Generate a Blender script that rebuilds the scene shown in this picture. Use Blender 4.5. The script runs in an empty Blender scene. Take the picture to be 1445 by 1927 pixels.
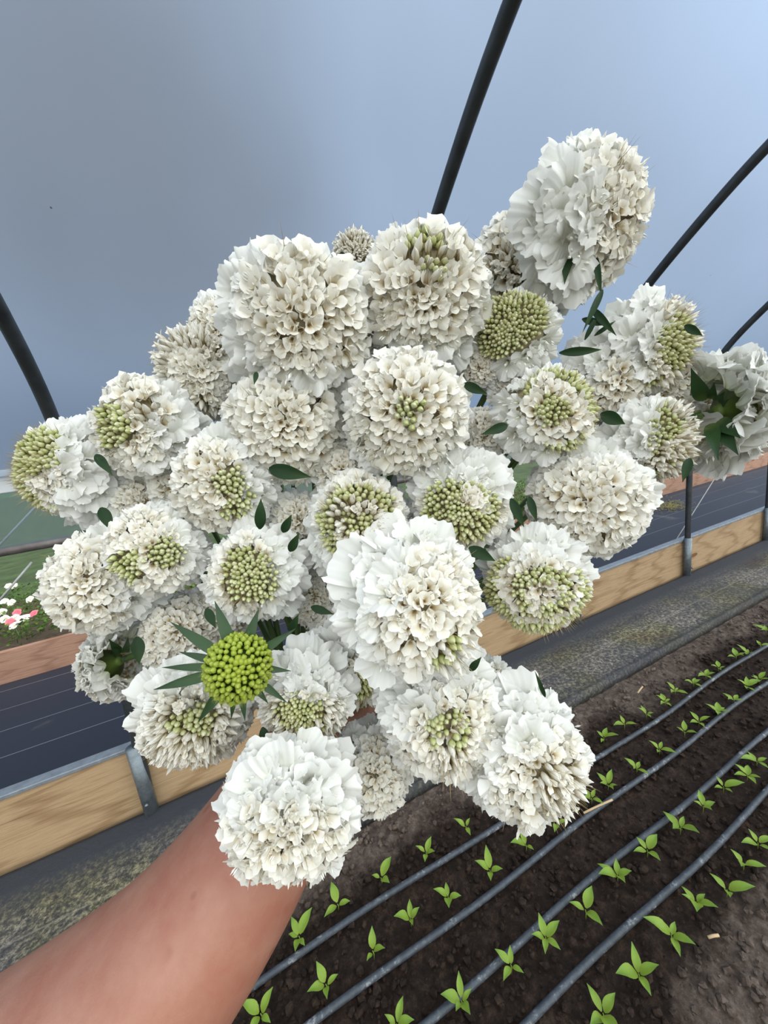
import bpy, math, random
import numpy as np
from mathutils import Vector, Matrix, noise
S = bpy.context.scene
COL = S.collection
random.seed(7); RNG = np.random.default_rng(7)
PI = math.pi

# ------------------------------------------------------------------ camera
F, CX, CY = 700.0, 722.5, 963.5                      # focal length in pixels of the 1445x1927 frame
CAM = Vector((0, 0, 1.5))
RM = np.array([[0.90055741, 0.19185575, -0.39011245],
               [-0.41686503, 0.12644144, -0.90013116],
               [-0.12336896, 0.97324403, 0.19384573]])
RM[0] /= np.linalg.norm(RM[0]); RM[2] -= RM[0]*RM[0].dot(RM[2]); RM[2] /= np.linalg.norm(RM[2]); RM[1] = np.cross(RM[2], RM[0])
cd = bpy.data.cameras.new('camera'); cam = bpy.data.objects.new('camera', cd); COL.objects.link(cam)
cd.sensor_fit = 'VERTICAL'; cd.sensor_height = 24; cd.lens = 24*F/1927; cd.clip_start = 0.01; cd.clip_end = 2000
m4 = Matrix([list(r)+[0] for r in RM.tolist()]+[[0, 0, 0, 1]]); m4.translation = CAM
cam.matrix_world = m4
S.camera = cam
S.view_settings.view_transform = 'Standard'; S.view_settings.look = 'None'
S.view_settings.gamma = 1.0; S.view_settings.use_curve_mapping = False
S.view_settings.exposure = -0.22
S.cycles.max_bounces = 8; S.cycles.diffuse_bounces = 4; S.cycles.transparent_max_bounces = 12
S.cycles.sample_clamp_indirect = 6.0

# ------------------------------------------------------------------ world: overcast sky
W = bpy.data.worlds.new('sky'); S.world = W; W.use_nodes = True
nt = W.node_tree; N = nt.nodes; L = nt.links; N.clear()
def nd(t, **k):
    n = N.new(t)
    for a, b in k.items(): setattr(n, a, b)
    return n
tc = nd('ShaderNodeTexCoord')
def dotn(v, nodes=None):
    n = nd('ShaderNodeVectorMath', operation='DOT_PRODUCT'); L.new(tc.outputs['Generated'], n.inputs[0])
    n.inputs[1].default_value = Vector(v).normalized(); return n.outputs['Value']
def mrange(inp, a, b, c, d):
    n = nd('ShaderNodeMapRange', interpolation_type='SMOOTHSTEP'); L.new(inp, n.inputs[0])
    for i, v in enumerate((a, b, c, d)): n.inputs[i+1].default_value = v
    return n.outputs[0]
def mth(op, a, b):
    n = nd('ShaderNodeMath', operation=op)
    for i, v in enumerate((a, b)):
        if isinstance(v, (int, float)): n.inputs[i].default_value = v
        else: L.new(v, n.inputs[i])
    return n.outputs[0]
nz = nd('ShaderNodeTexNoise'); L.new(tc.outputs['Generated'], nz.inputs[0]); nz.inputs['Scale'].default_value = 2.3
nz.inputs['Detail'].default_value = 2; nz.inputs['Roughness'].default_value = .45
cl = mrange(nz.outputs[0], .3, .7, .88, 1.12)
back = mrange(dotn((0, -1, .35)), -.35, .8, 1.0, 9.0)      # the sky behind the camera is much brighter
side = mrange(dotn((1, .1, .6)), .0, .9, .80, 1.35)
dark = mrange(mth('ADD', dotn((.0, .858, .512)), mth('MULTIPLY', nz.outputs[0], .14)), .98, 1.085, 1.0, .06)
val = mth('MULTIPLY', mth('MULTIPLY', cl, back), mth('MULTIPLY', side, dark))
bg = nd('ShaderNodeBackground'); out = nd('ShaderNodeOutputWorld')
mc = nd('ShaderNodeMix', data_type='RGBA'); mc.inputs[6].default_value = (.54, .72, 1.0, 1); mc.inputs[7].default_value = (1.0, .95, .87, 1)
L.new(mrange(back, 2.0, 8.0, 0, 1), mc.inputs[0]); L.new(mc.outputs[2], bg.inputs[0])
L.new(mth('MULTIPLY', val, .43), bg.inputs[1]); L.new(bg.outputs[0], out.inputs[0])

# ------------------------------------------------------------------ geometry helpers
def cdir(u, v): return np.array([(u-CX)/F, -(v-CY)/F, -1.0])
def P(u, v, D): return Vector((RM @ (cdir(u, v)*D)).tolist()) + CAM
def onZ(u, v, z):
    r = RM @ cdir(u, v); return Vector((r*((z-1.5)/r[2])).tolist()) + CAM
def onY(u, v, y):
    r = RM @ cdir(u, v); return Vector((r*(y/r[1])).tolist()) + CAM

def tag(o, label=None, cat=None, group=None, kind=None):
    if label: o['label'] = label
    if cat: o['category'] = cat
    if group: o['group'] = group
    if kind: o['kind'] = kind
    return o
def empty(name, loc=(0, 0, 0), mat=None):
    o = bpy.data.objects.new(name, None); COL.objects.link(o); o.empty_display_size = .02
    if mat is not None: o.matrix_world = mat
    else: o.location = loc
    return o
class MB:
    """collects vertices, faces, a 0..1 'tone' per vertex and a material slot per face"""
    def __init__(s): s.v = []; s.f = []; s.t = []; s.m = []; s.n = 0
    def add(s, v, f, t=None, m=0):
        v = np.asarray(v, float); s.v.append(v); s.f.extend([tuple(i+s.n for i in q) for q in f])
        s.t.append(np.zeros(len(v)) if t is None else np.asarray(t, float)); s.m.extend([m]*len(f)); s.n += len(v)
    def mesh(s, name, mats, smooth=True):
        me = bpy.data.meshes.new(name)
        V = np.concatenate(s.v) if s.v else np.zeros((0, 3))
        me.from_pydata(V.tolist(), [], s.f)
        if s.v:
            a = me.attributes.new('tone', 'FLOAT', 'POINT'); a.data.foreach_set('value', np.concatenate(s.t).astype(np.float32))
        for m in (mats if isinstance(mats, (list, tuple)) else [mats]): me.materials.append(m)
        me.polygons.foreach_set('material_index', s.m)
        if smooth: me.polygons.foreach_set('use_smooth', [True]*len(s.f))
        me.update(); return me
    def build(s, name, mats, parent=None, smooth=True, mat=None):
        o = bpy.data.objects.new(name, s.mesh(name, mats, smooth)); COL.objects.link(o)
        if parent: o.parent = parent
        if mat is not None: o.matrix_local = mat
        return o
def box(mb, lo, hi, m=0):
    (a, b, c), (d, e, f) = lo, hi
    v = [(a,b,c),(d,b,c),(d,e,c),(a,e,c),(a,b,f),(d,b,f),(d,e,f),(a,e,f)]
    mb.add(v, [(0,3,2,1),(4,5,6,7),(0,1,5,4),(1,2,6,5),(2,3,7,6),(3,0,4,7)], None, m)
def bevel(o, w, seg=2):
    b = o.modifiers.new('bevel', 'BEVEL'); b.width = w; b.segments = seg; b.limit_method = 'ANGLE'
def tube(mb, pts, r, seg=8, m=0, cap=True, tone=None):
    pts = [Vector(p) for p in pts]; n = len(pts)
    rr = r if isinstance(r, (list, tuple)) else [r]*n
    sg = [(pts[i+1]-pts[i]).normalized() for i in range(n-1)]
    ref = min((Vector(a) for a in ((0, 0, 1), (1, 0, 0), (0, 1, 0))), key=lambda a: max(abs(d.dot(a)) for d in sg))
    V = []; T = []
    for i, p in enumerate(pts):
        d = (pts[min(i+1, n-1)]-pts[max(i-1, 0)]).normalized()
        a = d.cross(ref).normalized(); b = d.cross(a)
        for k in range(seg):
            q = 2*PI*k/seg; V.append(p+a*(math.cos(q)*rr[i])+b*(math.sin(q)*rr[i])); T.append(i/(n-1))
    f = [(i*seg+k, i*seg+(k+1) % seg, (i+1)*seg+(k+1) % seg, (i+1)*seg+k) for i in range(n-1) for k in range(seg)]
    if cap: f += [tuple(range(seg-1, -1, -1)), tuple((n-1)*seg+k for k in range(seg))]
    mb.add([tuple(x) for x in V], f, T, m)
def bez(a, b, c, d, n=14):
    return [a*((1-t)**3)+b*(3*t*(1-t)**2)+c*(3*t*t*(1-t))+d*t**3 for t in [i/(n-1) for i in range(n)]]
def catmull(P_, n=6):
    P_ = [Vector(p) for p in P_]; o = []
    Q = [P_[0]*2-P_[1]]+P_+[P_[-1]*2-P_[-2]]
    for i in range(1, len(Q)-2):
        for k in range(n):
            t = k/n; a, b, c, d = Q[i-1:i+3]
            o.append(.5*((2*b)+(c-a)*t+(2*a-5*b+4*c-d)*t*t+(3*b-a-3*c+d)*t**3))
    o.append(P_[-1]); return o

# ------------------------------------------------------------------ materials
class M_:
    def __init__(s, name):
        s.m = bpy.data.materials.new(name); s.m.use_nodes = True; s.nt = s.m.node_tree; s.nt.nodes.clear()
        s.out = s.n('ShaderNodeOutputMaterial')
    def n(s, t, ins=None, **k):
        x = s.nt.nodes.new(t)
        for a, b in k.items(): setattr(x, a, b)
        for a, b in (ins or {}).items():
            if hasattr(b, 'is_output') or isinstance(b, bpy.types.NodeSocket): s.nt.links.new(b, x.inputs[a])
            else: x.inputs[a].default_value = b
        return x
    def l(s, a, b): s.nt.links.new(a, b)
    def noise(s, scale, detail=4, rough=.55, vec=None, dist=0):
        x = s.n('ShaderNodeTexNoise', {'Scale': scale, 'Detail': detail, 'Roughness': rough, 'Distortion': dist})
        if vec is not None: s.l(vec, x.inputs['Vector'])
        return x.outputs[0]
    def obj(s, sc=(1, 1, 1)):
        t = s.n('ShaderNodeTexCoord'); mp = s.n('ShaderNodeMapping', {'Scale': sc}); s.l(t.outputs['Object'], mp.inputs[0]); return mp.outputs[0]
    def ramp(s, fac, stops):
        r = s.n('ShaderNodeValToRGB'); s.l(fac, r.inputs[0]); e = r.color_ramp.elements
        while len(e) < len(stops): e.new(.5)
        for x, (p, c) in zip(e, stops): x.position = p; x.color = (*c, 1)
        return r.outputs[0]
    def mix(s, fac, a, b, bt='MIX'):
        x = s.n('ShaderNodeMix', data_type='RGBA', blend_type=bt)
        for i, v in ((0, fac), (6, a), (7, b)):
            if isinstance(v, bpy.types.NodeSocket): s.l(v, x.inputs[i])
            else: x.inputs[i].default_value = v if i == 0 else (*v, 1)
        return x.outputs[2]
    def math(s, op, a, b=0.0, c=None):
        x = s.n('ShaderNodeMath', operation=op)
        for i, v in enumerate((a, b) if c is None else (a, b, c)):
            if isinstance(v, bpy.types.NodeSocket): s.l(v, x.inputs[i])
            else: x.inputs[i].default_value = v
        return x.outputs[0]
    def tone(s): return s.n('ShaderNodeAttribute', attribute_name='tone').outputs['Fac']
    def bump(s, h, strength=.3, dist=.01):
        return s.n('ShaderNodeBump', {'Strength': strength, 'Distance': dist, 'Height': h}).outputs[0]
    def pbr(s, col, rough=.6, bump=None, metal=0, spec=.5, **k):
        p = s.n('ShaderNodeBsdfPrincipled')
        for nme, v in (('Base Color', col), ('Roughness', rough), ('Metallic', metal), ('Specular IOR Level', spec)):
            if isinstance(v, bpy.types.NodeSocket): s.l(v, p.inputs[nme])
            else: p.inputs[nme].default_value = (*v, 1) if nme == 'Base Color' else v
        if bump is not None: s.l(bump, p.inputs['Normal'])
        return p.outputs[0]
    def done(s, sh): s.l(sh, s.out.inputs[0]); return s.m
def leafy(name, stops, trans=.3, rough=.5, spec=.3, nscale=None, bstr=.2):
    m = M_(name); t = m.tone(); c = m.ramp(t, stops)
    v = m.noise(nscale or 300, 3, .5, m.obj())
    c = m.mix(.25, c, m.ramp(v, [(.3, (.75, .75, .75)), (.7, (1, 1, 1))]), 'MULTIPLY')
    b = m.bump(v, bstr, .0006)
    p = m.pbr(c, rough, b, spec=spec)
    tr = m.n('ShaderNodeBsdfTranslucent'); m.l(c, tr.inputs[0])
    mx = m.n('ShaderNodeMixShader', {0: trans}); m.l(p, mx.inputs[1]); m.l(tr.outputs[0], mx.inputs[2])
    return m.done(mx.outputs[0])
def flat(name, col, rough=.6, metal=0, scale=20, var=.15, bs=.1, bd=.002, spec=.5):
    m = M_(name); v = m.noise(scale, 5, .6, m.obj())
    lo = tuple(c*(1-var) for c in col); hi = tuple(min(1, c*(1+var)) for c in col)
    return m.done(m.pbr(m.ramp(v, [(.3, lo), (.7, hi)]), rough, m.bump(v, bs, bd), metal, spec))

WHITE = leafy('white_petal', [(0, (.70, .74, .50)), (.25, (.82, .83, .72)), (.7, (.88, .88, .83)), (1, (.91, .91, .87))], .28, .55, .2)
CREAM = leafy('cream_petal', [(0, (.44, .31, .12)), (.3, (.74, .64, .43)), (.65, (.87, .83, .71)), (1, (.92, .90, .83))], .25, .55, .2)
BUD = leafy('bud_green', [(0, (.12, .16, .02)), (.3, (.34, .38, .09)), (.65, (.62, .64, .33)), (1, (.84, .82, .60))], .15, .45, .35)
GBUD = leafy('bright_green_bud', [(0, (.05, .09, .005)), (.5, (.22, .30, .02)), (1, (.45, .52, .07))], .15, .4, .4)
BRISTLE = flat('bristle_tan', (.36, .27, .11), .6)
GBRISTLE = flat('bristle_green', (.33, .38, .09), .6)
ANTHER = flat('anther_white', (.86, .85, .78), .6)
CORE = flat('flower_core', (.34, .29, .17), .8)
GREEN = leafy('dark_leaf', [(0, (.014, .036, .012)), (.5, (.016, .042, .014)), (1, (.03, .06, .018))], .12, .5, .18, 120, .5)
STEM = flat('stem_green', (.10, .17, .05), .5)
BRACT = leafy('bract_green', [(0, (.16, .24, .05)), (.35, (.03, .075, .02)), (1, (.018, .045, .016))], .1, .45, .4)
SEED = leafy('seedling_leaf', [(0, (.24, .34, .04)), (.5, (.26, .40, .05)), (1, (.18, .32, .05))], .3, .45, .35, 150, .4)

# ------------------------------------------------------------------ petals and florets
def lobe(Ln, Wd, nu, nv, a0, a1, cup, ruf, ph, az, r0=0., z0=0.):
    s = np.linspace(0, 1, nu+1); t = np.linspace(-1, 1, nv+1)
    th = a0+(a1-a0)*s; ds = Ln/nu
    r = np.concatenate([[0], np.cumsum(np.cos(th[1:])*ds)]); z = np.concatenate([[0], np.cumsum(np.sin(th[1:])*ds)])
    Sg, Tg = np.meshgrid(s, t, indexing='ij')
    rg = 1.6 if nv > 12 else 1.
    sl = Sg*(1-.26*np.abs(Tg)**2.4)+(rg-1)*.05*Sg**4*np.sin(14*Tg+2*ph)+.045*Sg**3*np.sin(9*Tg+ph*3)+.03*Sg**3*np.sin(17*Tg+ph)
    rr = np.interp(sl, s, r); zz = np.interp(sl, s, z); tt = np.interp(sl, s, th)
    off0 = .018*Ln*np.sin(19*Tg+ph)*Sg*(nv > 12)
    y = Wd*(.12+.88*Sg**.65)*Tg*(1-.12*Sg)
    off = ruf*Ln*Sg**1.6*(np.sin(3.3*Tg+ph)+.55*np.sin(7.5*Tg+2*ph)*np.abs(Tg))+cup*Wd*Tg**2+off0
    rr = rr-np.sin(tt)*off+r0; zz = zz+np.cos(tt)*off+z0
    c, q = math.cos(az), math.sin(az)
    V = np.stack([rr*c-y*q, rr*q+y*c, zz], -1).reshape(-1, 3)
    f = [(i*(nv+1)+j, (i+1)*(nv+1)+j, (i+1)*(nv+1)+j+1, i*(nv+1)+j+1) for i in range(nu) for j in range(nv)]
    return V, f, Sg.reshape(-1)
def ovoid(Ln, Wd, seg=6, rings=4, tip=.35, z0=0):
    V = []; T = []
    for i in range(rings+1):
        s = i/rings; w = Wd*max(.12, math.sin(PI*(.10+.86*s**.85)))*(1 if s < .5 else 1-tip*(s-.5))
        for k in range(seg):
            a = 2*PI*k/seg; w2 = w*(1 if k % 2 else .86); V.append((w2*math.cos(a), w2*math.sin(a), z0+Ln*s)); T.append(s)
    f = [(i*seg+k, i*seg+(k+1) % seg, (i+1)*seg+(k+1) % seg, (i+1)*seg+k) for i in range(rings) for k in range(seg)]
    V.append((0, 0, z0+Ln*1.05)); T.append(1); f += [(rings*seg+k, rings*seg+(k+1) % seg, len(V)-1) for k in range(seg)]
    return np.array(V), f, np.array(T)
class Flo:                                           # a floret as plain arrays: unit size (radius about 1)
    def __init__(s): s.p = []
    def add(s, V, f, t, m): s.p.append((np.asarray(V, float), f, t, m))
def f_open(seed):
    r = random.Random(seed); F_ = Flo(); n = r.choice([4, 5, 5]); a = r.random()*6.28
    for k in range(n):
        az = a+2*PI*k/n+r.uniform(-.2, .2); fw = math.cos(az); Ln = r.uniform(.9, 1.2)*(1+.38*fw)
        F_.add(*lobe(Ln, r.uniform(.46, .64)*(1+.2*fw), 5, 4, r.uniform(1.25, 1.5), (.75-.65*fw)*r.uniform(.6, 1.1), r.uniform(-.05, .35), r.uniform(.04, .12), r.random()*6, az, .12), 0)
    if r.random() < .45:
        for k in range(r.randint(1, 2)):
            V, f, t = ovoid(.5, .09, 4, 2); b = r.random()*6.28; V = V+np.array([math.cos(b)*.25, math.sin(b)*.25, r.uniform(.6, 1.0)])
            F_.add(V, f, t, 1)
    return F_
def f_semi(seed):                                    # unopened, long and pale
    r = random.Random(seed); F_ = Flo(); V, f, t = ovoid(1.9, .42, 6, 4, .1); V[:, 0] += (V[:, 2]**2)*r.uniform(-.10, .10)
    F_.add(V, f, .15+.85*t, 0)
    if r.random() < .7:
        for k in range(3): F_.add(*lobe(r.uniform(.7, 1.1), .38, 3, 2, 1.4, .5, .4, .03, 1, r.random()*6, .1, 1.0), 0)
    return F_
def f_gbud(seed):
    F_ = Flo(); V, f, t = ovoid(1.15, .74, 8, 5, .2); V[:, 0] *= 1.1; F_.add(V, f, t, 2); return F_
def f_bud(seed):
    r = random.Random(seed); F_ = Flo(); V, f, t = ovoid(1.5, .62, 8, 4, .1); F_.add(V, f, t*r.uniform(.75, 1.05), 2); return F_
OPEN = [f_open(i) for i in range(14)]; SEMI = [f_semi(i) for i in range(6)]; BUDS = [f_bud(i) for i in range(4)]; GBUDS = [f_gbud(0)]

def ray_mesh(seed):                                  # a big ruffled outer floret, x axis = outward
    r = random.Random(1000+seed); mb = MB()
    for k, (az, sc) in enumerate([(0, 1.0), (1.05, .88), (-1.05, .88), (2.3, .55), (-2.3, .55)]):
        Ln = sc*r.uniform(.95, 1.15)
        mb.add(*lobe(Ln, sc*r.uniform(.55, .72), 9, 20, r.uniform(1.1, 1.35), r.uniform(-.25, .35), r.uniform(-.05, .22), r.uniform(.09, .19), r.random()*6, az+r.uniform(-.15, .15), .07))
    V, f, t = ovoid(.5, .08, 5, 3, z0=.1); mb.add(V, f, t, 1)
    for k in range(2):
        V, f, t = ovoid(.22, .045, 4, 2); mb.add(V+np.array([r.uniform(-.2, .2), r.uniform(-.2, .2), .6]), f, t, 1)
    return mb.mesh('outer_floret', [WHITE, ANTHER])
RAYS = [ray_mesh(i) for i in range(12)]

def basis(n, ref=None):
    n = n.normalized(); ref = ref or Vector((0, 0, 1))
    x = ref - n*ref.dot(n)
    if x.length < 1e-3: x = Vector((1, 0, 0)) - n*n.x
    x.normalize(); y = n.cross(x); return x, y, n

def leaf_blade(mb, a, b, w, nrm, curl=.15, fold=.25, nu=9, nv=4, wav=0.):
    """lanceolate blade from a to b, width w, facing nrm, arching along nrm"""
    a, b = Vector(a), Vector(b); d = b-a; Ln = d.length; x = d.normalized(); n = (nrm-x*nrm.dot(x)).normalized(); y = n.cross(x)
    V = []; T = []
    for i in range(nu+1):
        s = i/nu; ww = w*.47*max(.04, math.sin(PI*(.06+.94*s**.8)))**1.05
        for j in range(nv+1):
            t = 2*j/nv-1; p = a+d*s+n*(curl*Ln*4*s*(1-s)+fold*ww*abs(t)+wav*ww*math.sin(s*9+t))+y*(ww*t); V.append(tuple(p)); T.append(s)
    f = [(i*(nv+1)+j, (i+1)*(nv+1)+j, (i+1)*(nv+1)+j+1, i*(nv+1)+j+1) for i in range(nu) for j in range(nv)]
    mb.add(V, f, T)

GRIP = P(592, 1395, .262)
HEADS = {}
def screen_frame(u, v):
    w = (CAM-P(u, v, 1)).normalized(); cx_ = Vector(RM[:, 0].tolist()); x = (cx_-w*cx_.dot(w)).normalized(); y = w.cross(x); return x, y, w
def make_head(key, u, v, Rpx, D, ax, ay, zones, label, ray0=64, ray1=112, patches=(), back=False, nray=(11, 13, 12), seed=None, raysc=1., oblate=.74, lean=(0., 0.), cat='flower', bracts=(), green=False, down=(1., 1.)):
    sd = int(key[1:])*13 if seed is None else seed; r = random.Random(sd*7+3)
    R = Rpx*(1.0 if green else 1.06)*D/F; sx, sy, sw = screen_frame(u, v)
    az_ = math.sqrt(max(.02, 1-ax*ax-ay*ay))*(-1 if back else 1)
    axis = (sx*ax+sy*ay+sw*az_).normalized()
    X_ = (sx-axis*sx.dot(axis)); X_ = X_ if X_.length > .2 else (sy-axis*sy.dot(axis)); X_.normalize(); Y_ = axis.cross(X_)
    C = P(u, v, D)
    Mx = Matrix(((X_.x, Y_.x, axis.x, C.x), (X_.y, Y_.y, axis.y, C.y), (X_.z, Y_.z, axis.z, C.z), (0, 0, 0, 1)))
    root = empty('scabiosa_flower', mat=Mx); tag(root, label, cat, 'white scabiosa stems of the hand-held bouquet' if not green else None)
    Mi = Mx.inverted(); HEADS[key] = (root, Mi, C, axis, R)
    inner = .77*R; co = -.14*R                       # receptacle radius, centre pushed back a little
    lx, ly = lean; cu = r.random()*40
    def lk(th): return max(-1., min(1., lx*math.cos(th)+ly*math.sin(th)))
    def surf(phi, th, rad):
        rad = rad*(1+(0 if green else .13)*noise.noise(Vector((math.sin(phi)*math.cos(th)*1.3+cu, math.sin(phi)*math.sin(th)*1.3, math.cos(phi)*1.3))))
        return Vector((rad*math.sin(phi)*math.cos(th), rad*math.sin(phi)*math.sin(th), rad*oblate*math.cos(phi)+co))
    def nrm(phi, th):
        return Vector((math.sin(phi)*math.cos(th), math.sin(phi)*math.sin(th), math.cos(phi)/oblate*.9)).normalized()
    # patches in local directions: ((dx,dy) in head radii on the photo, radius, kind)
    pl = []
    for dx, dy, pr, kd in patches:
        w_ = sx*dx+sy*dy+sw*math.sqrt(max(0.05, 1-dx*dx-dy*dy)); pl.append((Vector((w_.dot(X_), w_.dot(Y_), w_.dot(axis))).normalized(), pr, kd))
    SP = {'sb': .112, 'open': .150, 'mid': .19, 'semi': .115, 'bud': .108, 'gbud': .185}
    disc, buds, hair = MB(), MB(), MB()
    phi = .02; zi = 0
    dmax = math.radians(zones[-1][0])
    nseed = r.random()*50
    while phi < dmax:
        base = next((k for e, k in zones if phi <= math.radians(e)), zones[-1][1])
        sp = SP[base]*(.78 if phi < .38 else 1)*(1 if base in ('bud', 'gbud') else (1+.25*phi))
        cnt = max(1, int(2*PI*math.sin(phi)*.9/sp)); t0 = r.random()*6.28
        for k in range(cnt):
            th = t0+2*PI*(k+r.uniform(-.22, .22))/cnt; ph = phi+r.uniform(-.22, .22)*sp
            if ph > dmax-.80*max(0, lk(th)): continue
            wob = 9*noise.noise(Vector((math.cos(th)*1.2+nseed, math.sin(th)*1.2, phi)))
            pe = math.degrees(ph)+wob*1.3 if len(zones) > 1 else math.degrees(ph)
            kd = next((k2 for e, k2 in zones if pe <= e), zones[-1][1])
            n = nrm(ph, th)
            for pd, pr, pk in pl:
                if (n-pd).length < pr*(1+.25*noise.noise(n*4)): kd = pk
            p = surf(ph, th, inner)
            kind = 'bud' if kd in ('bud', 'gbud') else kd
            if kd == 'sb': kd = kind = 'bud' if r.random() < .42 else 'semi'
            if kind == 'bud' and base == 'open' and r.random() < .75: rep = 3
            else: rep = 1
            sz = {'open': .118, 'mid': .15, 'semi': .125, 'bud': .078, 'gbud': .118}[kd]*R*r.uniform(.85, 1.2)*(1+(.42 if kd == 'open' else .15)*ph)
            fl = r.choice({'open': OPEN, 'mid': OPEN, 'semi': SEMI, 'bud': GBUDS if kd == 'gbud' else BUDS}[kind])
            j = Vector((r.gauss(0, 1), r.gauss(0, 1), r.gauss(0, 1)))*(.05 if kind == 'bud' else .17)
            dn0 = Vector((math.cos(th)*math.cos(ph), math.sin(th)*math.cos(ph), -math.sin(ph)))
            x, y, nn = basis((n+j), dn0+Vector((r.gauss(0, .3), r.gauss(0, .3), r.gauss(0, .3))))
            A = np.array([[x.x, y.x, nn.x], [x.y, y.y, nn.y], [x.z, y.z, nn.z]])
            hgt = {'open': .02, 'mid': .02, 'semi': .04, 'bud': .07 if kd == 'bud' else .06}[kind]*R
            for q_ in range(rep):
                sh = (x*math.cos(q_*2.1)+y*math.sin(q_*2.1))*(.06*R if rep > 1 else 0)
                o = np.array(p+sh+n*(hgt+r.uniform(-.02, .03)*R)); tv = r.uniform(.9, 1.05)
                for V, f, t, m in fl.p:
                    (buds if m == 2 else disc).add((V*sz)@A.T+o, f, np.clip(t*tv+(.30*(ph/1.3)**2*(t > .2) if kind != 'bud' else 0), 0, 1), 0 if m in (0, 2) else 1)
            nb = {'bud': 1.6, 'semi': 2.2, 'open': .22, 'mid': .0}[kind]
            if kd == 'gbud': nb = 3.4 if (ph > .8 and th % 6.283 > 3.0) else .5
            while r.random() < nb:
                nb -= 1
                q = p+(x*r.uniform(-.6, .6)+y*r.uniform(-.6, .6))*sz; ln = R*(r.uniform(.36, .50) if kind == 'semi' else r.uniform(.27, .42))*(1.0 if kd != 'gbud' else .9)
                dr = (n+Vector((r.gauss(0, .14), r.gauss(0, .14), r.gauss(0, .14)))).normalized(); bx, by, _ = basis(dr, x)
                w = .008*R; hair.add([tuple(q+bx*w), tuple(q-bx*.5*w+by*.87*w), tuple(q-bx*.5*w-by*.87*w), tuple(q+dr*ln)], [(0, 1, 3), (1, 2, 3), (2, 0, 3)], [0, 0, 0, 1])
        phi += sp*.92
    # solid receptacle under the florets
    cm = MB(); V = []; T = []
    for i in range(9):
        a = PI*i/8
        for k in range(14): V.append(tuple(surf(a, 2*PI*k/14, inner*(.97 if a < 1.7 and not back else (.8 if a < .8 else .16))))); T.append(0)
    cm.add(V, [(i*14+k, i*14+(k+1) % 14, (i+1)*14+(k+1) % 14, (i+1)*14+k) for i in range(8) for k in range(14)], T)
    cm.build('receptacle', GBUD if green else (BRACT if back else CORE), root)
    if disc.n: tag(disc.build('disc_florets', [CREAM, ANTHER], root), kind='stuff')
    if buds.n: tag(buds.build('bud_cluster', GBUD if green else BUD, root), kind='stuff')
    if hair.n: tag(hair.build('bristles', GBRISTLE if green else BRISTLE, root, smooth=False), kind='stuff')
    # outer ruffled florets, each an object
    if not green:
        a0, a1 = math.radians(ray0), math.radians(ray1)
        for ring, cnt in enumerate([int(q*1.4+.5) for q in nray]):
            pr = a0+(a1-a0)*ring/max(1, len(nray)-1); t0 = r.random()*6.28
            for k in range(cnt):
                th = t0+2*PI*(k+r.uniform(-.2, .2))/cnt; ph = pr+r.uniform(-.10, .10)-.72*max(0, lk(th))
                n = nrm(ph, th); outw = Vector((math.cos(th), math.sin(th), 0)); dn = (surf(ph+.1, th, inner)-surf(ph, th, inner)).normalized()
                nn = (n+Vector((0, 0, (.25, .7, 1.0)[min(ring, 2)]))*r.uniform(.6, 1.3)+Vector((r.gauss(0, .2), r.gauss(0, .2), r.gauss(0, .2)))).normalized()
                x, y, nn = basis(nn, dn+Vector((r.gauss(0, .25), r.gauss(0, .25), r.gauss(0, .25))))
                sz = R*(.262+.058*ring)*r.uniform(.78, 1.25)*raysc*(1+(.28 if lk(th) > 0 else .22)*lk(th))
                p = surf(ph, th, inner*(.95-.07*ring))
                o = bpy.data.objects.new('outer_floret', r.choice(RAYS)); COL.objects.link(o); o.parent = root
                o.matrix_local = Matrix(((x.x*sz, y.x*sz, nn.x*sz, p.x), (x.y*sz, y.y*sz, nn.y*sz, p.y), (x.z*sz, y.z*sz, nn.z*sz, p.z), (0, 0, 0, 1)))
    # bracts behind the head
    if bracts:
        for (tu, tv, wpx, td) in bracts:
            mb = MB(); tip = Mi @ P(tu, tv, td); st = Vector((0, 0, -.35*R)) if not green else Vector((0, 0, -.25*R))
            st = st+(tip-st).normalized()*.3*R; nv = Vector((Mi.to_3x3() @ sw))
            tip = tip+(Vector((0, 0, 0)) if green else (Mi.to_3x3() @ sw)*.014)
            leaf_blade(mb, st, st+(tip-st)*(1.12 if green else 1.0), wpx*(1.75 if green else 1.3)*D/F, nv, r.uniform(.02, .10), .3, 8, 2); mb.build('bract', BRACT, root)
    else:
        for k in range(7):
            mb = MB(); th = 2*PI*k/7+r.random()*.4; d = Vector((math.cos(th), math.sin(th), -.15))
            leaf_blade(mb, d*.15*R+Vector((0, 0, -.42*R)), d*.78*R+Vector((0, 0, -.45*R)), .13*R, Vector((0, 0, -1)), .06, .2, 6, 2); mb.build('bract', BRACT, root)
    # stem down to the hand
    b0 = C-axis*(.3*R); b3 = GRIP+Vector((r.uniform(-1, 1), r.uniform(-1, 1), r.uniform(-1, 1)))*.012
    dn = (b3-b0); away = Vector(RM[:, 2].tolist())*-1
    b1 = b0-axis*(.05)*down[0]+away*.015; b2 = b3-dn*.35+away*.02
    tail = (GRIP-P(700, 950, .2)).normalized()
    pts = [Mi@p for p in bez(b0, b1, b2, b3, 16)]+[Mi@(b3+tail*s+Vector((r.uniform(-1, 1), r.uniform(-1, 1), 0))*.004) for s in (.03, .07, .12)]
    mb = MB(); tube(mb, pts, [.0021-.0003*math.cos(i) for i in range(len(pts))], 6); mb.build('stem', STEM, root)
    return root
# ---- SETTING
ZG = 0.0
YW = 1.72
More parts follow.
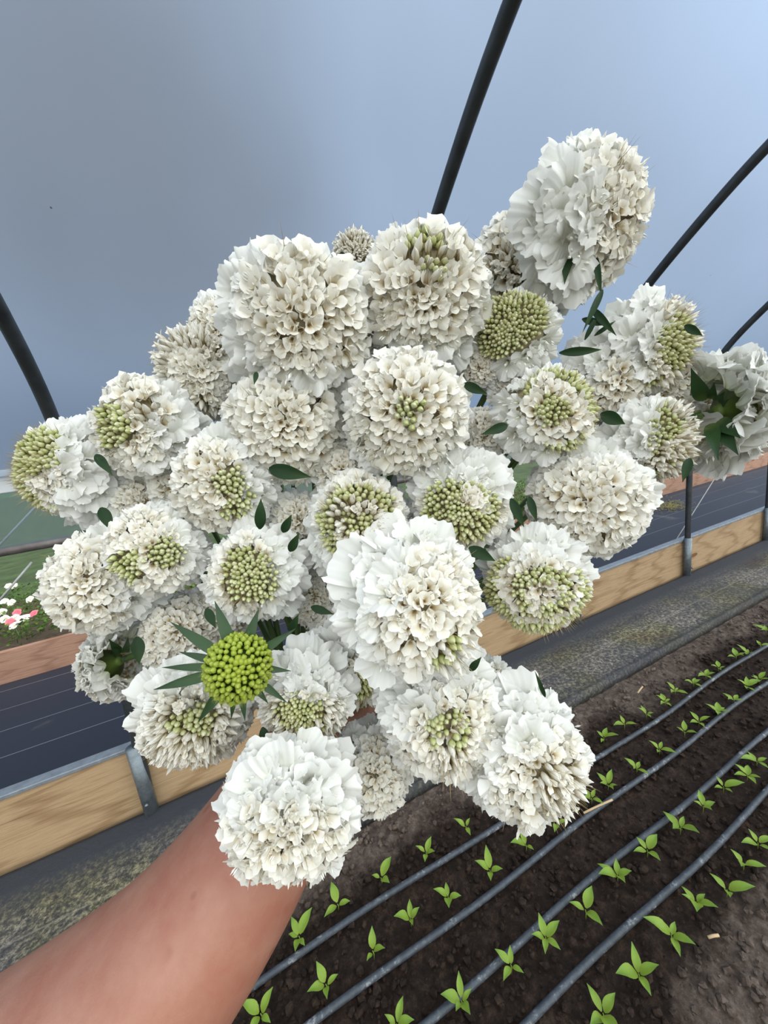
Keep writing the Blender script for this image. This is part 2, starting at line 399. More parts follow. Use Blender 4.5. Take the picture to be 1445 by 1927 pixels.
# materials of the place
def film_mat(name, tr, col=(.80, .86, .93), dirt=.0):
    m = M_(name); t = m.n('ShaderNodeBsdfTransparent', {0: (.86, .93, 1.0, 1)})
    v = m.noise(1.1, 5, .6, m.obj((1, 1, 1))); v2 = m.noise(160, 2, .6, m.obj())
    c = m.ramp(v, [(.3, tuple(x*.93 for x in col)), (.7, col)])
    sp = m.n('ShaderNodeTexVoronoi', {'Scale': 7.0}); m.l(m.obj(), sp.inputs['Vector'])
    c = m.mix(m.math('LESS_THAN', sp.outputs['Distance'], .018), c, (.25, .27, .28))
    tl = m.n('ShaderNodeBsdfTranslucent'); m.l(c, tl.inputs[0])
    df = m.n('ShaderNodeBsdfDiffuse'); m.l(c, df.inputs[0])
    a = m.n('ShaderNodeMixShader', {0: .05}); m.l(tl.outputs[0], a.inputs[1]); m.l(df.outputs[0], a.inputs[2])
    gl = m.n('ShaderNodeBsdfGlossy', {'Roughness': .35}); m.l(m.bump(v2, .1, .002), gl.inputs['Normal'])
    a2 = m.n('ShaderNodeMixShader', {0: .015}); m.l(a.outputs[0], a2.inputs[1]); m.l(gl.outputs[0], a2.inputs[2])
    mx = m.n('ShaderNodeMixShader', {0: tr}); m.l(a2.outputs[0], mx.inputs[1]); m.l(t.outputs[0], mx.inputs[2])
    return m.done(mx.outputs[0])
FILM = film_mat('greenhouse_film', .62, (.74, .84, .98))
SFILM = film_mat('side_film', .62, (.74, .82, .84))
PIPE = flat('dark_galvanised_pipe', (.055, .062, .068), .42, .6, 14, .3)
GALV = flat('galvanised_steel', (.17, .20, .22), .45, .7, 40, .25)
def wood(name, a, b, dark, sc=(1.2, 14, 30), dust=None):
    m = M_(name); vec = m.obj(sc); n1 = m.noise(1.6, 6, .65, vec, 1.6)
    n2 = m.noise(9, 3, .6, m.obj((sc[0]*2, sc[1]*5, sc[2]*5)))
    wv = m.n('ShaderNodeTexWave', {'Scale': .9, 'Distortion': 7.0, 'Detail': 2.5, 'Detail Scale': 1.1}); m.l(m.obj((.9, 3, 11)), wv.inputs['Vector'])
    c = m.ramp(n1, [(.3, a), (.55, b), (.75, tuple(x*.8 for x in a))])
    c = m.mix(.45, c, m.ramp(wv.outputs[1], [(.0, dark), (.25, (.9, .9, .9)), (1, (1, 1, 1))]), 'MULTIPLY')
    c = m.mix(.35, c, m.ramp(n2, [(.35, (.6, .55, .5)), (.6, (1, 1, 1))]), 'MULTIPLY')
    k = m.n('ShaderNodeTexVoronoi', {'Scale': 1.0}); m.l(m.obj((1.15, 1, 4)), k.inputs['Vector'])
    c = m.mix(m.math('LESS_THAN', k.outputs['Distance'], .07), c, (.16, .07, .02))
    return m.done(m.pbr(c, .7, m.bump(n1, .3, .003)))
WOOD = wood('pine_board', (.27, .175, .09), (.43, .30, .17), (.42, .30, .18))
WOODR = wood('weathered_board', (.22, .12, .08), (.36, .22, .16), (.5, .4, .35))
def fabric(name, base, dusty, amt, line=0.):
    m = M_(name); v = m.noise(2.2, 6, .62, m.obj((1, 1, 1)), .5); v2 = m.noise(34, 5, .75, m.obj()); w = m.noise(420, 2, .5, m.obj((1, .2, 1)))
    f = m.math('MULTIPLY', m.ramp(v, [(amt, (0, 0, 0)), (amt+.22, (1, 1, 1))]), m.ramp(v2, [(.30, (.15, .15, .15)), (.62, (1, 1, 1))]))
    c = m.mix(f, base, dusty)
    y = m.n('ShaderNodeSeparateXYZ'); m.l(m.obj(), y.inputs[0]); 
    return m, c, y.outputs[1], f, m.bump(m.math('ADD', m.math('MULTIPLY', v2, f), m.math('MULTIPLY', w, .2)), .5, .006)
# indoor strip: dusty band in the middle with a thin printed line
m, c, y, f, b = fabric('dusty_landscape_fabric', (.026, .030, .038), (.20, .185, .15), .30)
band = m.n('ShaderNodeMapRange', {1: 1.66, 2: 1.48, 3: 0., 4: 1.}); m.l(y, band.inputs[0])
band2 = m.n('ShaderNodeMapRange', {1: 1.24, 2: 1.33, 3: .35, 4: 1.}); m.l(y, band2.inputs[0])
n9 = m.noise(1.3, 5, .7, m.obj((1.6, 3, 1)), .6)
bb = m.math('MULTIPLY', m.math('MULTIPLY', band.outputs[0], band2.outputs[0]), m.ramp(n9, [(.30, (.25, .25, .25)), (.58, (1, 1, 1))]))
cc = m.ramp(m.noise(60, 6, .8, m.obj()), [(.38, (.03, .03, .035)), (.5, (.10, .092, .08)), (.62, (.34, .30, .24))])
tint = m.ramp(m.noise(2.0, 3, .5, m.obj()), [(.45, (1, 1, 1)), (.6, (.95, .95, .62)), (.72, (.75, .52, .36))])
cc = m.mix(1.0, cc, tint, 'MULTIPLY')
c = m.mix(bb, (.030, .034, .042), cc)
ln = m.math('COMPARE', y, 1.455, .004); c = m.mix(m.math('MULTIPLY', ln, .3), c, (.30, .28, .22))
FABIN = m.done(m.pbr(c, .75, b, spec=.3))
m, c, y, f, b = fabric('outdoor_landscape_fabric', (.017, .022, .036), (.12, .12, .11), .62)
fr = m.math('FRACT', m.math('MULTIPLY', m.math('ADD', y, .06), 3.3)); ln = m.math('LESS_THAN', fr, .022)
c = m.mix(m.math('MULTIPLY', ln, .45), c, (.22, .24, .27))
FABOUT = m.done(m.pbr(c, .55, b, spec=.35))
# soil
m = M_('garden_soil'); v = m.noise(38, 8, .75, m.obj()); v2 = m.noise(1.6, 4, .6, m.obj((1, 1.5, 1)), .4); sy = m.n('ShaderNodeSeparateXYZ'); m.l(m.obj(), sy.inputs[0])
wet = m.ramp(v, [(.3, (.006, .0035, .0022)), (.5, (.024, .014, .009)), (.75, (.085, .052, .034))])
dry = m.ramp(v, [(.3, (.045, .03, .022)), (.5, (.12, .088, .068)), (.75, (.27, .215, .175))])
yy = m.math('ADD', sy.outputs[1], m.math('MULTIPLY', m.math('SUBTRACT', v2, .5), .5))
d1 = m.n('ShaderNodeMapRange', {1: 1.02, 2: 1.14, 3: 0., 4: 1.}); m.l(yy, d1.inputs[0])
xx = m.math('SUBTRACT', yy, m.math('MULTIPLY', m.math('SUBTRACT', sy.outputs[0], 1.0), .08))
d2 = m.n('ShaderNodeMapRange', {1: .42, 2: .30, 3: 0., 4: 1.}); m.l(xx, d2.inputs[0])
dr = m.math('MINIMUM', m.math('ADD', d1.outputs[0], d2.outputs[0]), 1.0)
SOIL = m.done(m.pbr(m.mix(dr, wet, dry), .85, m.bump(v, .9, .012), spec=.25))
GRASS = flat('field_grass', (.05, .085, .028), .8, 0, 3, .4)
FOL = leafy('bed_foliage', [(0, (.03, .07, .01)), (.5, (.07, .15, .02)), (1, (.16, .26, .05))], .25)

# ground and outside
mb = MB(); box(mb, (-400, -300, -.25), (400, 500, -.06)); tag(mb.build('ground', GRASS, smooth=False), kind='structure')
mb = MB()
def hills():
    V = []; f = []; nx, ny = 70, 8
    for i in range(nx+1):
        for j in range(ny+1):
            x = -160+i*5; y_ = 60+j*9; h = 1.5*math.sin(PI*j/ny)*(1+noise.noise(Vector((x*.03, y_*.03, 0))))
            V.append((x, y_, -.5+h))
    for i in range(nx):
        for j in range(ny): f.append((i*(ny+1)+j, (i+1)*(ny+1)+j, (i+1)*(ny+1)+j+1, i*(ny+1)+j+1))
    mb.add(V, f); return tag(mb.build('hill', flat('hill_green', (.05, .11, .05), .9, 0, .3, .4)), kind='structure')
hills()
# soil bed
mb = MB(); nx, ny = 460, 110; V = []
for i in range(nx+1):
    for j in range(ny+1):
        x = -1.2+i*6.9/nx; y_ = -.35+j*1.62/ny
        h = .012*noise.noise(Vector((x*9, y_*9, 0)))+.009*noise.noise(Vector((x*28, y_*28, 3)))+.006*noise.noise(Vector((x*70, y_*70, 5)))
        if y_ > 1.17: h -= .012*min(1, (y_-1.17)/.05)
        V.append((x, y_, h-.012))
mb.add(V, [(i*(ny+1)+j, (i+1)*(ny+1)+j, (i+1)*(ny+1)+j+1, i*(ny+1)+j+1) for i in range(nx) for j in range(ny)])
tag(mb.build('floor', SOIL), kind='structure')
mb = MB(); box(mb, (-8, -4.4, -.059), (16, 1.2, -.04)); tag(mb.build('floor', SOIL, smooth=False), kind='structure')
# loose clods, uncountable
mb = MB(); ico = [(0, 0, 1), (.89, 0, .45), (.28, .85, .45), (-.72, .53, .45), (-.72, -.53, .45), (.28, -.85, .45), (.72, .53, -.45), (-.28, .85, -.45), (-.89, 0, -.45), (-.28, -.85, -.45), (.72, -.53, -.45), (0, 0, -1)]
icf = [(0,1,2),(0,2,3),(0,3,4),(0,4,5),(0,5,1),(1,6,2),(2,7,3),(3,8,4),(4,9,5),(5,10,1),(6,7,2),(7,8,3),(8,9,4),(9,10,5),(10,6,1),(11,7,6),(11,8,7),(11,9,8),(11,10,9),(11,6,10)]
for k in range(15000):
    x = -.7+5.2*RNG.random()**1.5; y_ = -.1+1.3*RNG.random(); s = .0025+.011*RNG.random()**3
    V = np.array(ico)*s*(1+.45*(RNG.random((12, 1))-.5)*2)*np.array([1, 1, .7])+np.array([x, y_, -.006+.5*s]); mb.add(V, icf)
tag(mb.build('soil_clods', SOIL, smooth=False), 'loose brown soil crumbs scattered over the seedling bed', 'soil', kind='stuff')

# fabric strips
def sheet(x0, x1, y0, y1, z, nx, ny, fn, mat, name, th=.0):
    mb = MB(); V = []
    for i in range(nx+1):
        for j in range(ny+1):
            x = x0+(x1-x0)*i/nx; y_ = y0+(y1-y0)*j/ny; V.append((x, y_, z+fn(x, y_)))
    mb.add(V, [(i*(ny+1)+j, (i+1)*(ny+1)+j, (i+1)*(ny+1)+j+1, i*(ny+1)+j+1) for i in range(nx) for j in range(ny)])
    return mb.build(name, mat)
def fin(x, y_):
    h = .004*noise.noise(Vector((x*3, y_*9, 0)))+.002*noise.noise(Vector((x*14, y_*22, 2)))
    if y_ < 1.27: h = .012*(1+.25*noise.noise(Vector((x*2, 0, 5)))) if y_ > 1.23 else -.032
    if y_ > 1.6: h += .02*(y_-1.6)/.12
    return h
o = sheet(-3.5, 9.0, 1.225, 1.735, .012, 260, 34, fin, FABIN, 'landscape_fabric')
tag(o, 'dusty black landscape fabric strip between the pine board and the soil bed', 'ground cloth')
so = o.modifiers.new('solid', 'SOLIDIFY'); so.thickness = .004
o = sheet(-5, 14, 1.80, 3.72, -.02, 200, 40, lambda x, y_: .008*noise.noise(Vector((x*1.2, y_*4, 0))), FABOUT, 'landscape_fabric')
tag(o, 'dark navy landscape fabric with pale lines outside, behind the pine board', 'ground cloth')
# boards
zt = .325
mb = MB(); box(mb, (-4, 1.765, -.01), (10, 1.80, zt)); o = mb.build('baseboard_far', WOOD, smooth=False); bevel(o, .004); tag(o, kind='structure')
mb = MB(); box(mb, (-4, 1.757, zt), (10, 1.806, zt+.018)); box(mb, (-4, 1.80, zt-.03), (10, 1.806, zt)); o = mb.build('trim_1', flat('grey_channel', (.23, .26, .29), .5, .4, 30, .2), smooth=False); bevel(o, .003); tag(o, kind='structure')
YF = 3.74
ztf = onY(700, 1080, YF).z
zf = (onY(0, 1212, YF).z+onY(1445, 858, YF).z)/2
mb = MB(); box(mb, (-6, YF, -.05), (14, YF+.04, zf)); o = mb.build('garden_bed_board', WOODR, smooth=False); bevel(o, .005)
tag(o, 'weathered reddish board edging the flower bed outside the tunnel', 'board')
mb = MB(); box(mb, (-6, YF+.04, -.05), (14, YF+1.75, zf-.05)); tag(mb.build('garden_bed_soil', flat('bed_soil', (.10, .075, .05), .9, 0, 30, .4), smooth=False), 'brown soil of the outdoor flower bed behind the weathered board', 'soil')
mb = MB()
for k in range(38000):
    x = -4.5+15*RNG.random(); y_ = YF+.12+1.7*RNG.random()**1.3; dens = noise.noise(Vector((x*1.1, y_*1.5, 4)))
    if dens < -.5+.3*((y_-YF)/1.7-.75): continue
    h = .05+.16*RNG.random(); s = .018+.028*RNG.random(); a = RNG.random()*6.28; t = RNG.random()*.9
    p = Vector((x, y_, zf-.06+h)); d = Vector((math.cos(a)*math.cos(t), math.sin(a)*math.cos(t), math.sin(t))); q = d.cross(Vector((0, 0, 1))).normalized()*s*.38; tn = RNG.random()
    mb.add([tuple(p), tuple(p+d*s*.5+q), tuple(p+d*s), tuple(p+d*s*.5-q)], [(0, 1, 2, 3)], [tn]*4)
tag(mb.build('bedding_foliage', FOL), 'low green leaves filling the outdoor flower bed', 'foliage', kind='stuff')
def bedding(u, v, pink, label):
    p = onY(u, v, YF+.45); q = onZ(u, v, zf+.14)
    if q.y < YF+.1: q = p
    root = empty('bedding_flower', (q.x, q.y, zf-.05)); tag(root, label, 'flower', 'small flowers in the outdoor bed')
    h = q.z-(zf-.05); mb = MB(); tube(mb, [(0, 0, 0), (.01, 0, h*.5), (0, 0, h)], .003, 5); mb.build('stem', STEM, root)
    mb = MB(); a0 = random.random()
    for k in range(5): mb.add(*lobe(.036, .021, 4, 4, .5, .0, .1, .03, k, a0+k*1.257, .002))
    o = mb.build('petals', PINK if pink else WHITE, root); o.location = (0, 0, h); o.rotation_euler = (random.uniform(.5, 1.1), random.uniform(-.3, .3), 0)
PINK = leafy('pink_petal', [(0, (.8, .30, .33)), (.3, (.85, .16, .24)), (1, (.88, .30, .36))], .3)
for u, v, pk, lb in [(8, 1132, 0, 'white bedding flower at the left frame edge, upper of the white ones'), (22, 1134, 0, 'white bedding flower right beside the uppermost one at the left frame edge'), (57, 1128, 0, 'white bedding flower just left of the largest pink flower, highest up'), (64, 1155, 1, 'pink bedding flower, largest and rightmost of the pink ones'), (33, 1153, 1, 'pink bedding flower in the middle, highest of the three pinks'), (20, 1171, 1, 'salmon pink bedding flower lowest of the three pinks'), (4, 1152, 0, 'white bedding flower on the left frame edge, middle height'), (10, 1165, 0, 'white bedding flower at the left frame edge left of the salmon pink one'), (28, 1163, 0, 'white bedding flower between the middle pink and the salmon pink one'), (48, 1163, 0, 'white bedding flower just below left of the largest pink flower'), (38, 1166, 0, 'white bedding flower under the middle pink flower'), (27, 1178, 0, 'white bedding flower lowest of all, below the salmon pink one'), (16, 1103, 0, 'cream bedding flower furthest back on the bare patch'), (27, 1103, 0, 'cream bedding flower furthest back beside the slanting cord')]:
    bedding(u, v, pk, lb)

# hoops and film
PROF = [(1.735, -.02), (1.735, .4), (1.737, 1.0), (1.715, 1.36), (1.65, 1.62), (1.53, 1.83), (1.32, 2.045), (1.07, 2.25), (.82, 2.42), (.45, 2.61), (0, 2.79), (-.6, 2.94), (-1.3, 3.0)]
CYT = -1.3
full = catmull([(y_, z, 0) for y_, z in PROF], 5)
full = [(p.x, p.y) for p in full]; full = full+[(2*CYT-y_, z) for y_, z in reversed(full[:-1])]
HX = [-.533, .82, 2.145, 3.5, 4.86]
HN = {-.533: 'dark galvanised tunnel hoop at the left frame edge, nearest standing post', .82: 'dark tunnel hoop crossing the top edge of the photo above the bouquet', 2.145: 'dark tunnel hoop running to the right frame edge behind the topmost flower', 3.5: 'dark tunnel hoop with its post behind the diagonal cord, at right', 4.86: 'tunnel hoop whose post stands at the right frame edge'}
for x in HX:
    if x < -2.5 or x > 7: pass
    root = empty('tunnel_hoop', (x, YW, 0)); tag(root, HN.get(x, 'tunnel hoop further off along the tunnel, outside the frame'), 'hoop', 'tunnel hoops')
    mb = MB(); tube(mb, [((.048*z if x < 0 and y_ > CYT else (.048*3 if x < 0 else 0)), y_-YW, z) for y_, z in full], .021, 12); mb.build('pipe', PIPE, root)
    mb = MB(); tube(mb, [(0, .012, -.02), (0, .012, .36)], .028, 14); o = mb.build('ground_sleeve', GALV, root)
    mb = MB(); tube(mb, [(-.0, -.022, .10), (0, -.034, .10)], .007, 6); mb.build('bolt', GALV, root)
ZH = 1.50                                            # hip board height
def filmstrip(pts, name, mat):
    mb = MB(); n = len(pts); xs = np.linspace(-4, 9, 60)
    V = [(x, y_+.004*noise.noise(Vector((x*.8, y_*2, z))), z+.004*noise.noise(Vector((x*.8, y_*2+9, z)))) for x in xs for y_, z in pts]
    mb.add(V, [(i*n+j, (i+1)*n+j, (i+1)*n+j+1, i*n+j+1) for i in range(len(xs)-1) for j in range(n-1)])
    return mb.build(name, mat)
cen = (CYT, 1.2)
def outset(y_, z, d=.034):
    v = Vector((y_-cen[0], z-cen[1], 0)).normalized()*d; return (y_+v.x, z+v.y)
roof = [outset(y_, z) for y_, z in full if z >= ZH-.02]
tag(filmstrip(roof, 'ceiling', FILM), kind='structure')
zbar = 1.5-.235
tag(filmstrip([(1.785, ZH+.06), (1.787, ZH-.1), (1.79, zbar)], 'wall_far', SFILM), kind='structure')
tag(filmstrip([(2*CYT-1.785, ZH+.06), (2*CYT-1.787, ZH-.3), (2*CYT-1.79, .0)], 'wall_near', SFILM), kind='structure')
mb = MB(); box(mb, (-4, 1.762, 1.475), (9, 1.783, 1.53)); box(mb, (-4, 1.755, 1.532), (9, 1.785, 1.556)); o = mb.build('trim_2', flat('pale_hip_rail', (.50, .52, .54), .5, 0, 20, .1), smooth=False); bevel(o, .003); tag(o, kind='structure')
mb = MB(); tube(mb, [(-4+i*.5, 1.80+.003*math.sin(i), zbar) for i in range(27)], .017, 10); tag(mb.build('roll_up_bar', flat('brown_pipe', (.13, .115, .11), .5, .3, 20, .3)), 'dull brown roll-up bar at the lower edge of the side film, left', 'pipe')
CORD = flat('pale_cord', (.42, .43, .42), .7)
def cord(a, b, label):
    mb = MB(); tube(mb, [a, (a+b)/2, b], .004, 6); tag(mb.build('side_cord', CORD), label, 'cord')
a = onY(1350, 892, 1.86); b = onY(1262, 1032, 1.815); cord(a+(a-b)*1.6, b, 'pale slanting cord behind the right-hand post outside')
a = onY(59, 962, 1.84); b = onY(-20, 1046, 1.84); cord(a+(a-b)*.9, b, 'thin pale cord slanting across the side film at left')
a = onY(60, 1058, 1.84); b = onY(-10, 1140, 1.84); cord(a, b, 'thin pale cord slanting in front of the outdoor flower bed at left')

# drip hoses
m = M_('drip_hose_black'); v = m.noise(12, 5, .7, m.obj((1, 3, 1))); v2 = m.noise(60, 4, .7, m.obj()); 
c = m.ramp(m.math('MULTIPLY', v, v2), [(.18, (.030, .038, .048)), (.30, (.055, .066, .078)), (.38, (.22, .23, .24))]); HOSE = m.done(m.pbr(c, .5, m.bump(v2, .3, .002)))
HY = [.948, .797, .655, .533]
for k, y_ in enumerate(HY):
    mb = MB(); pts = [(-1.2+i*.12, y_+.006*math.sin(i*.7+k)+.004*math.sin(i*.23+2*k), .010+.003*math.sin(i*.5+k)) for i in range(58)]
    tube(mb, pts, .0095, 10)
    tag(mb.build('drip_hose', HOSE), ['black drip hose on the soil, nearest to the fabric strip and board', 'black drip hose on the soil, second from the fabric strip', 'black drip hose on the soil, third from the fabric strip, patched with pale dust', 'black drip hose on the soil, furthest from the fabric strip, nearest the lower right corner'][k], 'hose', 'drip hoses on the seedling bed')

# seedlings
SD = [(877,1552),(990,1590),(1048,1545),(1113,1500),(1144,1473),(1198,1442),(1241,1407),(1288,1376),(1315,1354),(1352,1335),(1381,1313),(1406,1286),(1428,1273),(1136,1385),(1175,1360),(1216,1339),(1251,1315),(1270,1296),(1305,1282),(1328,1267),(1352,1253),(1385,1230),(1406,1224),(1431,1212),(1441,1181),(1424,1428),(1406,1455),(1361,1479),(1323,1516),(1280,1556),(1218,1598),(1426,1582),(802,1601),(718,1652),(636,1698),(564,1762),(922,1633),(844,1688),(773,1728),(703,1791),(614,1850),(492,1907),(962,1816),(869,1884),(747,1925),(1162,1644),(1102,1714),(1027,1765),(1310,1694),(1368,1673),(1399,1623),(1263,1760),(1202,1829),(1135,1904)]
rows = {k: [] for k in range(5)}
for u, v in SD:
    p = onZ(u, v+8, 0.012); k = sum(p.y < h-.0 for h in HY); rows[k].append((p.x, p.y, u, v))
RN = ['row between fabric strip and first drip hose', 'row between first and second drip hoses', 'row between second and third drip hoses', 'row between third and fourth drip hoses', 'row past the fourth drip hose']
ORD = ['first', 'second', 'third', 'fourth', 'fifth', 'sixth', 'seventh', 'eighth', 'ninth', 'tenth', 'eleventh', 'twelfth', 'thirteenth', 'fourteenth', 'fifteenth', 'sixteenth', 'seventeenth', 'eighteenth', 'nineteenth', 'twentieth', 'twenty-first', 'twenty-second', 'twenty-third', 'twenty-fourth']
for k, lst in rows.items():
    for i, (x, y_, u, v) in enumerate(sorted(lst)):
        r = random.Random(k*50+i); root = empty('pepper_seedling', (x, y_, 0.0))
        tag(root, 'pepper seedling, %s from near end, %s' % (ORD[i], RN[k]), 'seedling', 'pepper seedlings in the bed')
        big = 1.22 + .15*(k in (3, 4)) + .15*((u, v) in ((773, 1728), (614, 1850))); h = r.uniform(.020, .032)
        mb = MB(); tube(mb, [(0, 0, -.005), (.002, 0, h*.6), (0, .001, h)], .0014, 5); mb.build('stem', SEED, root)
        n = r.choice([3, 4, 4, 5]); a0 = r.random()*6.28
        for q in range(n):
            a = a0+q*2*PI/n+r.uniform(-.3, .3); el = r.uniform(.15, .7); Ln = r.uniform(.026, .050)*big*(1.1 if q == 0 else .85)
            d = Vector((math.cos(a)*math.cos(el), math.sin(a)*math.cos(el), math.sin(el))); st = Vector((0, 0, h-.002*q))+d*.005
            mb = MB(); leaf_blade(mb, st, st+d*Ln, Ln*r.uniform(.42, .55), Vector((0, 0, 1)), .10, .3, 7, 4, .1); mb.build('leaf', SEED, root)
# straw pieces
def straw(u0, v0, u1, v1, label, r_=.004):
    a = onZ(u0, v0, .016); b = onZ(u1, v1, .018); mb = MB(); tube(mb, [a, (a+b)/2+Vector((0, 0, .002)), b], r_, 6)
    tag(mb.build('straw_piece', flat('straw', (.50, .36, .20), .7)), label, 'straw')
straw(1098, 1530, 1152, 1505, 'pale straw piece lying beside the second drip hose')
straw(1332, 1764, 1352, 1760, 'short pale straw piece on the soil, lower right')
straw(1200, 1304, 1209, 1292, 'short pale wood chip on dry soil by the fabric strip')
# dried weeds on outdoor fabric
mb = MB()
for k in range(420):
    c0 = onZ(1258+random.gauss(0, 17), 952+random.gauss(0, 5), -.01); a = random.random()*6.28; l_ = random.uniform(.02, .06)
    tube(mb, [c0, c0+Vector((math.cos(a)*l_*.5, math.sin(a)*l_*.5, random.uniform(.0, .03))), c0+Vector((math.cos(a)*l_, math.sin(a)*l_, random.uniform(0, .02)))], .0022, 3)
tag(mb.build('dried_weeds', flat('dry_weed', (.26, .24, .10), .8)), 'tuft of dry yellowish weeds on the navy outdoor fabric', 'weeds', kind='stuff')
# ---- ARM
SKIN = M_('skin'); m = SKIN
v = m.noise(38, 5, .65, m.obj()); fine = m.noise(650, 4, .7, m.obj()); vr = m.n('ShaderNodeTexVoronoi', {'Scale': 75.0}); m.l(m.obj(), vr.inputs['Vector'])
big_ = m.n('ShaderNodeTexVoronoi', {'Scale': 34.0}); m.l(m.obj(), big_.inputs['Vector'])
c = m.ramp(v, [(.3, (.33, .120, .078)), (.5, (.36, .160, .105)), (.7, (.40, .195, .135))])
fk = m.ramp(vr.outputs['Distance'], [(.16, (1, 1, 1)), (.30, (0, 0, 0))]); sel = m.noise(30, 2, .5, m.obj())
fk = m.math('MULTIPLY', fk, m.ramp(sel, [(.52, (0, 0, 0)), (.6, (1, 1, 1))])); c = m.mix(m.math('MULTIPLY', fk, .5), c, (.25, .065, .035))
fk2 = m.ramp(big_.outputs['Distance'], [(.06, (1, 1, 1)), (.11, (0, 0, 0))]); c = m.mix(m.math('MULTIPLY', fk2, .75), c, (.15, .045, .025))
p = m.n('ShaderNodeBsdfPrincipled'); m.l(c, p.inputs['Base Color']); p.inputs['Roughness'].default_value = .5
p.inputs['Subsurface Weight'].default_value = .12; p.inputs['Subsurface Radius'].default_value = (.01, .004, .002); p.inputs['Subsurface Scale'].default_value = .3
m.l(m.bump(fine, .35, .0006), p.inputs['Normal']); SKIN = m.done(p.outputs[0])

PX = Vector(RM[:, 0].tolist()); PY = Vector(RM[:, 1].tolist()); PZ = Vector(RM[:, 2].tolist())
def skin_body():
    vs = []; es = []; rad = []
    def add(p, r, par=None):
        vs.append(p); rad.append(r if isinstance(r, tuple) else (r, r))
        if par is not None: es.append((par, len(vs)-1))
        return len(vs)-1
    st = [((-260, 2330), 330, .150), ((-60, 2165), 292, .156), ((100, 2025), 255, .162), ((205, 1925), 226, .168), ((300, 1828), 202, .175), ((392, 1716), 178, .184), ((468, 1604), 157, .196), ((522, 1512), 137, .210), ((560, 1448), 118, .226)]
    prev = None; idx = []
    for (u, v_), hw, D in st:
        r_ = hw*D/F*.99; prev = add(P(u, v_, D+.018), (r_, r_*.86), prev); idx.append(prev)
    wr = add(P(578, 1425, .245)+PZ*0, (.030, .024), prev)
    pc = add(P(586, 1392, .262), (.034, .021), wr)
    # stems run along t; fingers wrap around them on the far side
    t = (GRIP-P(700, 950, .2)).normalized()
    kn = add(P(592, 1362, .285), (.033, .017), pc)
    sidev = PX
    base = vs[kn]
    for k, (off, L_) in enumerate([(-.030, .88), (-.010, 1.0), (.010, .97), (.029, .80)]):
        a = add(base+sidev*off+PY*.010-PZ*.006, .0105, kn)
        b_ = add(vs[a]+(PY*.012-PZ*.026)*L_, .0095, a)
        c_ = add(vs[b_]+(-PY*.018-PZ*.016)*L_, .0085, b_)
        d_ = add(vs[c_]+(-PY*.018+PZ*.008)*L_, .0072, c_)
    ta = add(vs[pc]+sidev*.036+PY*.012-PZ*.002, .0125, pc)
    tb = add(vs[ta]+PX*.010+PY*.026-PZ*.014, .0108, ta)
    tc_ = add(vs[tb]-PX*.012+PY*.014-PZ*.020, .009, tb)
    me = bpy.data.meshes.new('person'); root = vs[0]
    me.from_pydata([tuple(q) for q in vs], es, []); o = bpy.data.objects.new('person', me); COL.objects.link(o)
    sk = o.modifiers.new('skin', 'SKIN'); sk.use_smooth_shade = True
    for d, r_ in zip(me.skin_vertices[0].data, rad): d.radius = r_; d.use_root = False
    me.skin_vertices[0].data[idx[0]].use_root = True
    sb = o.modifiers.new('sub', 'SUBSURF'); sb.levels = sb.render_levels = 3
    me.materials.append(SKIN); return o
person = skin_body()
tag(person, 'person reaching in from the lower left, bare freckled forearm, hand holding the bouquet stems', 'person')
# ---- FLOWERS
O = 'open'; B = 'bud'; SM = 'semi'; MI = 'mid'
H = make_head
H('a1', 1102, 423, 126, .205, .72, .22, [(72, O)], 'largest cream-white scabiosa standing alone at the top right above the rest', 62, 120, nray=(11, 13, 13), raysc=1.1, lean=(-0.8, -0.4))
H('a2', 972, 512, 100, .240, .05, .30, [(24, SM), (72, O)], 'cream scabiosa just below left of the topmost flower, its rim hanging right', 66, 115, patches=[(.35, .3, .25, SM)], lean=(0.4, -0.4))
H('a3', 793, 566, 128, .205, .02, .12, [(70, O)], 'large cream scabiosa at the top edge with a yellow-green bristly patch near its top', 62, 112, patches=[(.12, .62, .34, 'sb')], lean=(-0.2, -0.5))
H('a4', 567, 615, 136, .195, .0, .04, [(66, O)], 'largest white scabiosa at the top left, big ruffled petals at its lower edge', 60, 112, raysc=1.1, lean=(-0.3, -0.5))
H('a5', 966, 628, 76, .212, -.08, .12, [(66, B)], 'scabiosa with a round pale green bud dome below the cream flower at the top', 84, 112, nray=(12, 13), raysc=1.15, lean=(0.4, -0.7))
H('a6', 1222, 654, 86, .215, .72, .18, [(66, 'sb')], 'side-on scabiosa right of the bare stems, white ruffle left and tan bristles right', 66, 120, patches=[(.8, .2, .5, B)], raysc=1.15, lean=(-0.9, 0))
H('a7', 1145, 714, 84, .222, .45, .0, [(55, O)], 'pinkish cream scabiosa with a strip of green buds left of its centre, upper right', 62, 112, patches=[(-.2, .2, .4, B)], lean=(-0.7, 0.2))
H('a8', 1028, 778, 90, .200, .25, .10, [(18, B), (42, O), (64, B)], 'pink-tinged scabiosa with green centre and a few small ragged petals at its left', 76, 110, nray=(9, 10), raysc=.95, lean=(-0.7, -0.4))
H('a9', 762, 782, 116, .193, -.05, .02, [(8, B), (74, O)], 'evenly round cream scabiosa facing the viewer with a tiny green centre', 66, 110)
H('a10', 540, 800, 112, .210, -.02, -.02, [(80, O)], 'beige-cream scabiosa below the big top left flower, without green centre', 72, 108, nray=(12, 13))
H('a11', 382, 702, 80, .225, -.15, .15, [(70, SM)], 'cream scabiosa on the upper left slope with narrow yellow-green centre', 68, 112, patches=[(.3, -.05, .45, O), (-.4, .1, .5, O)])
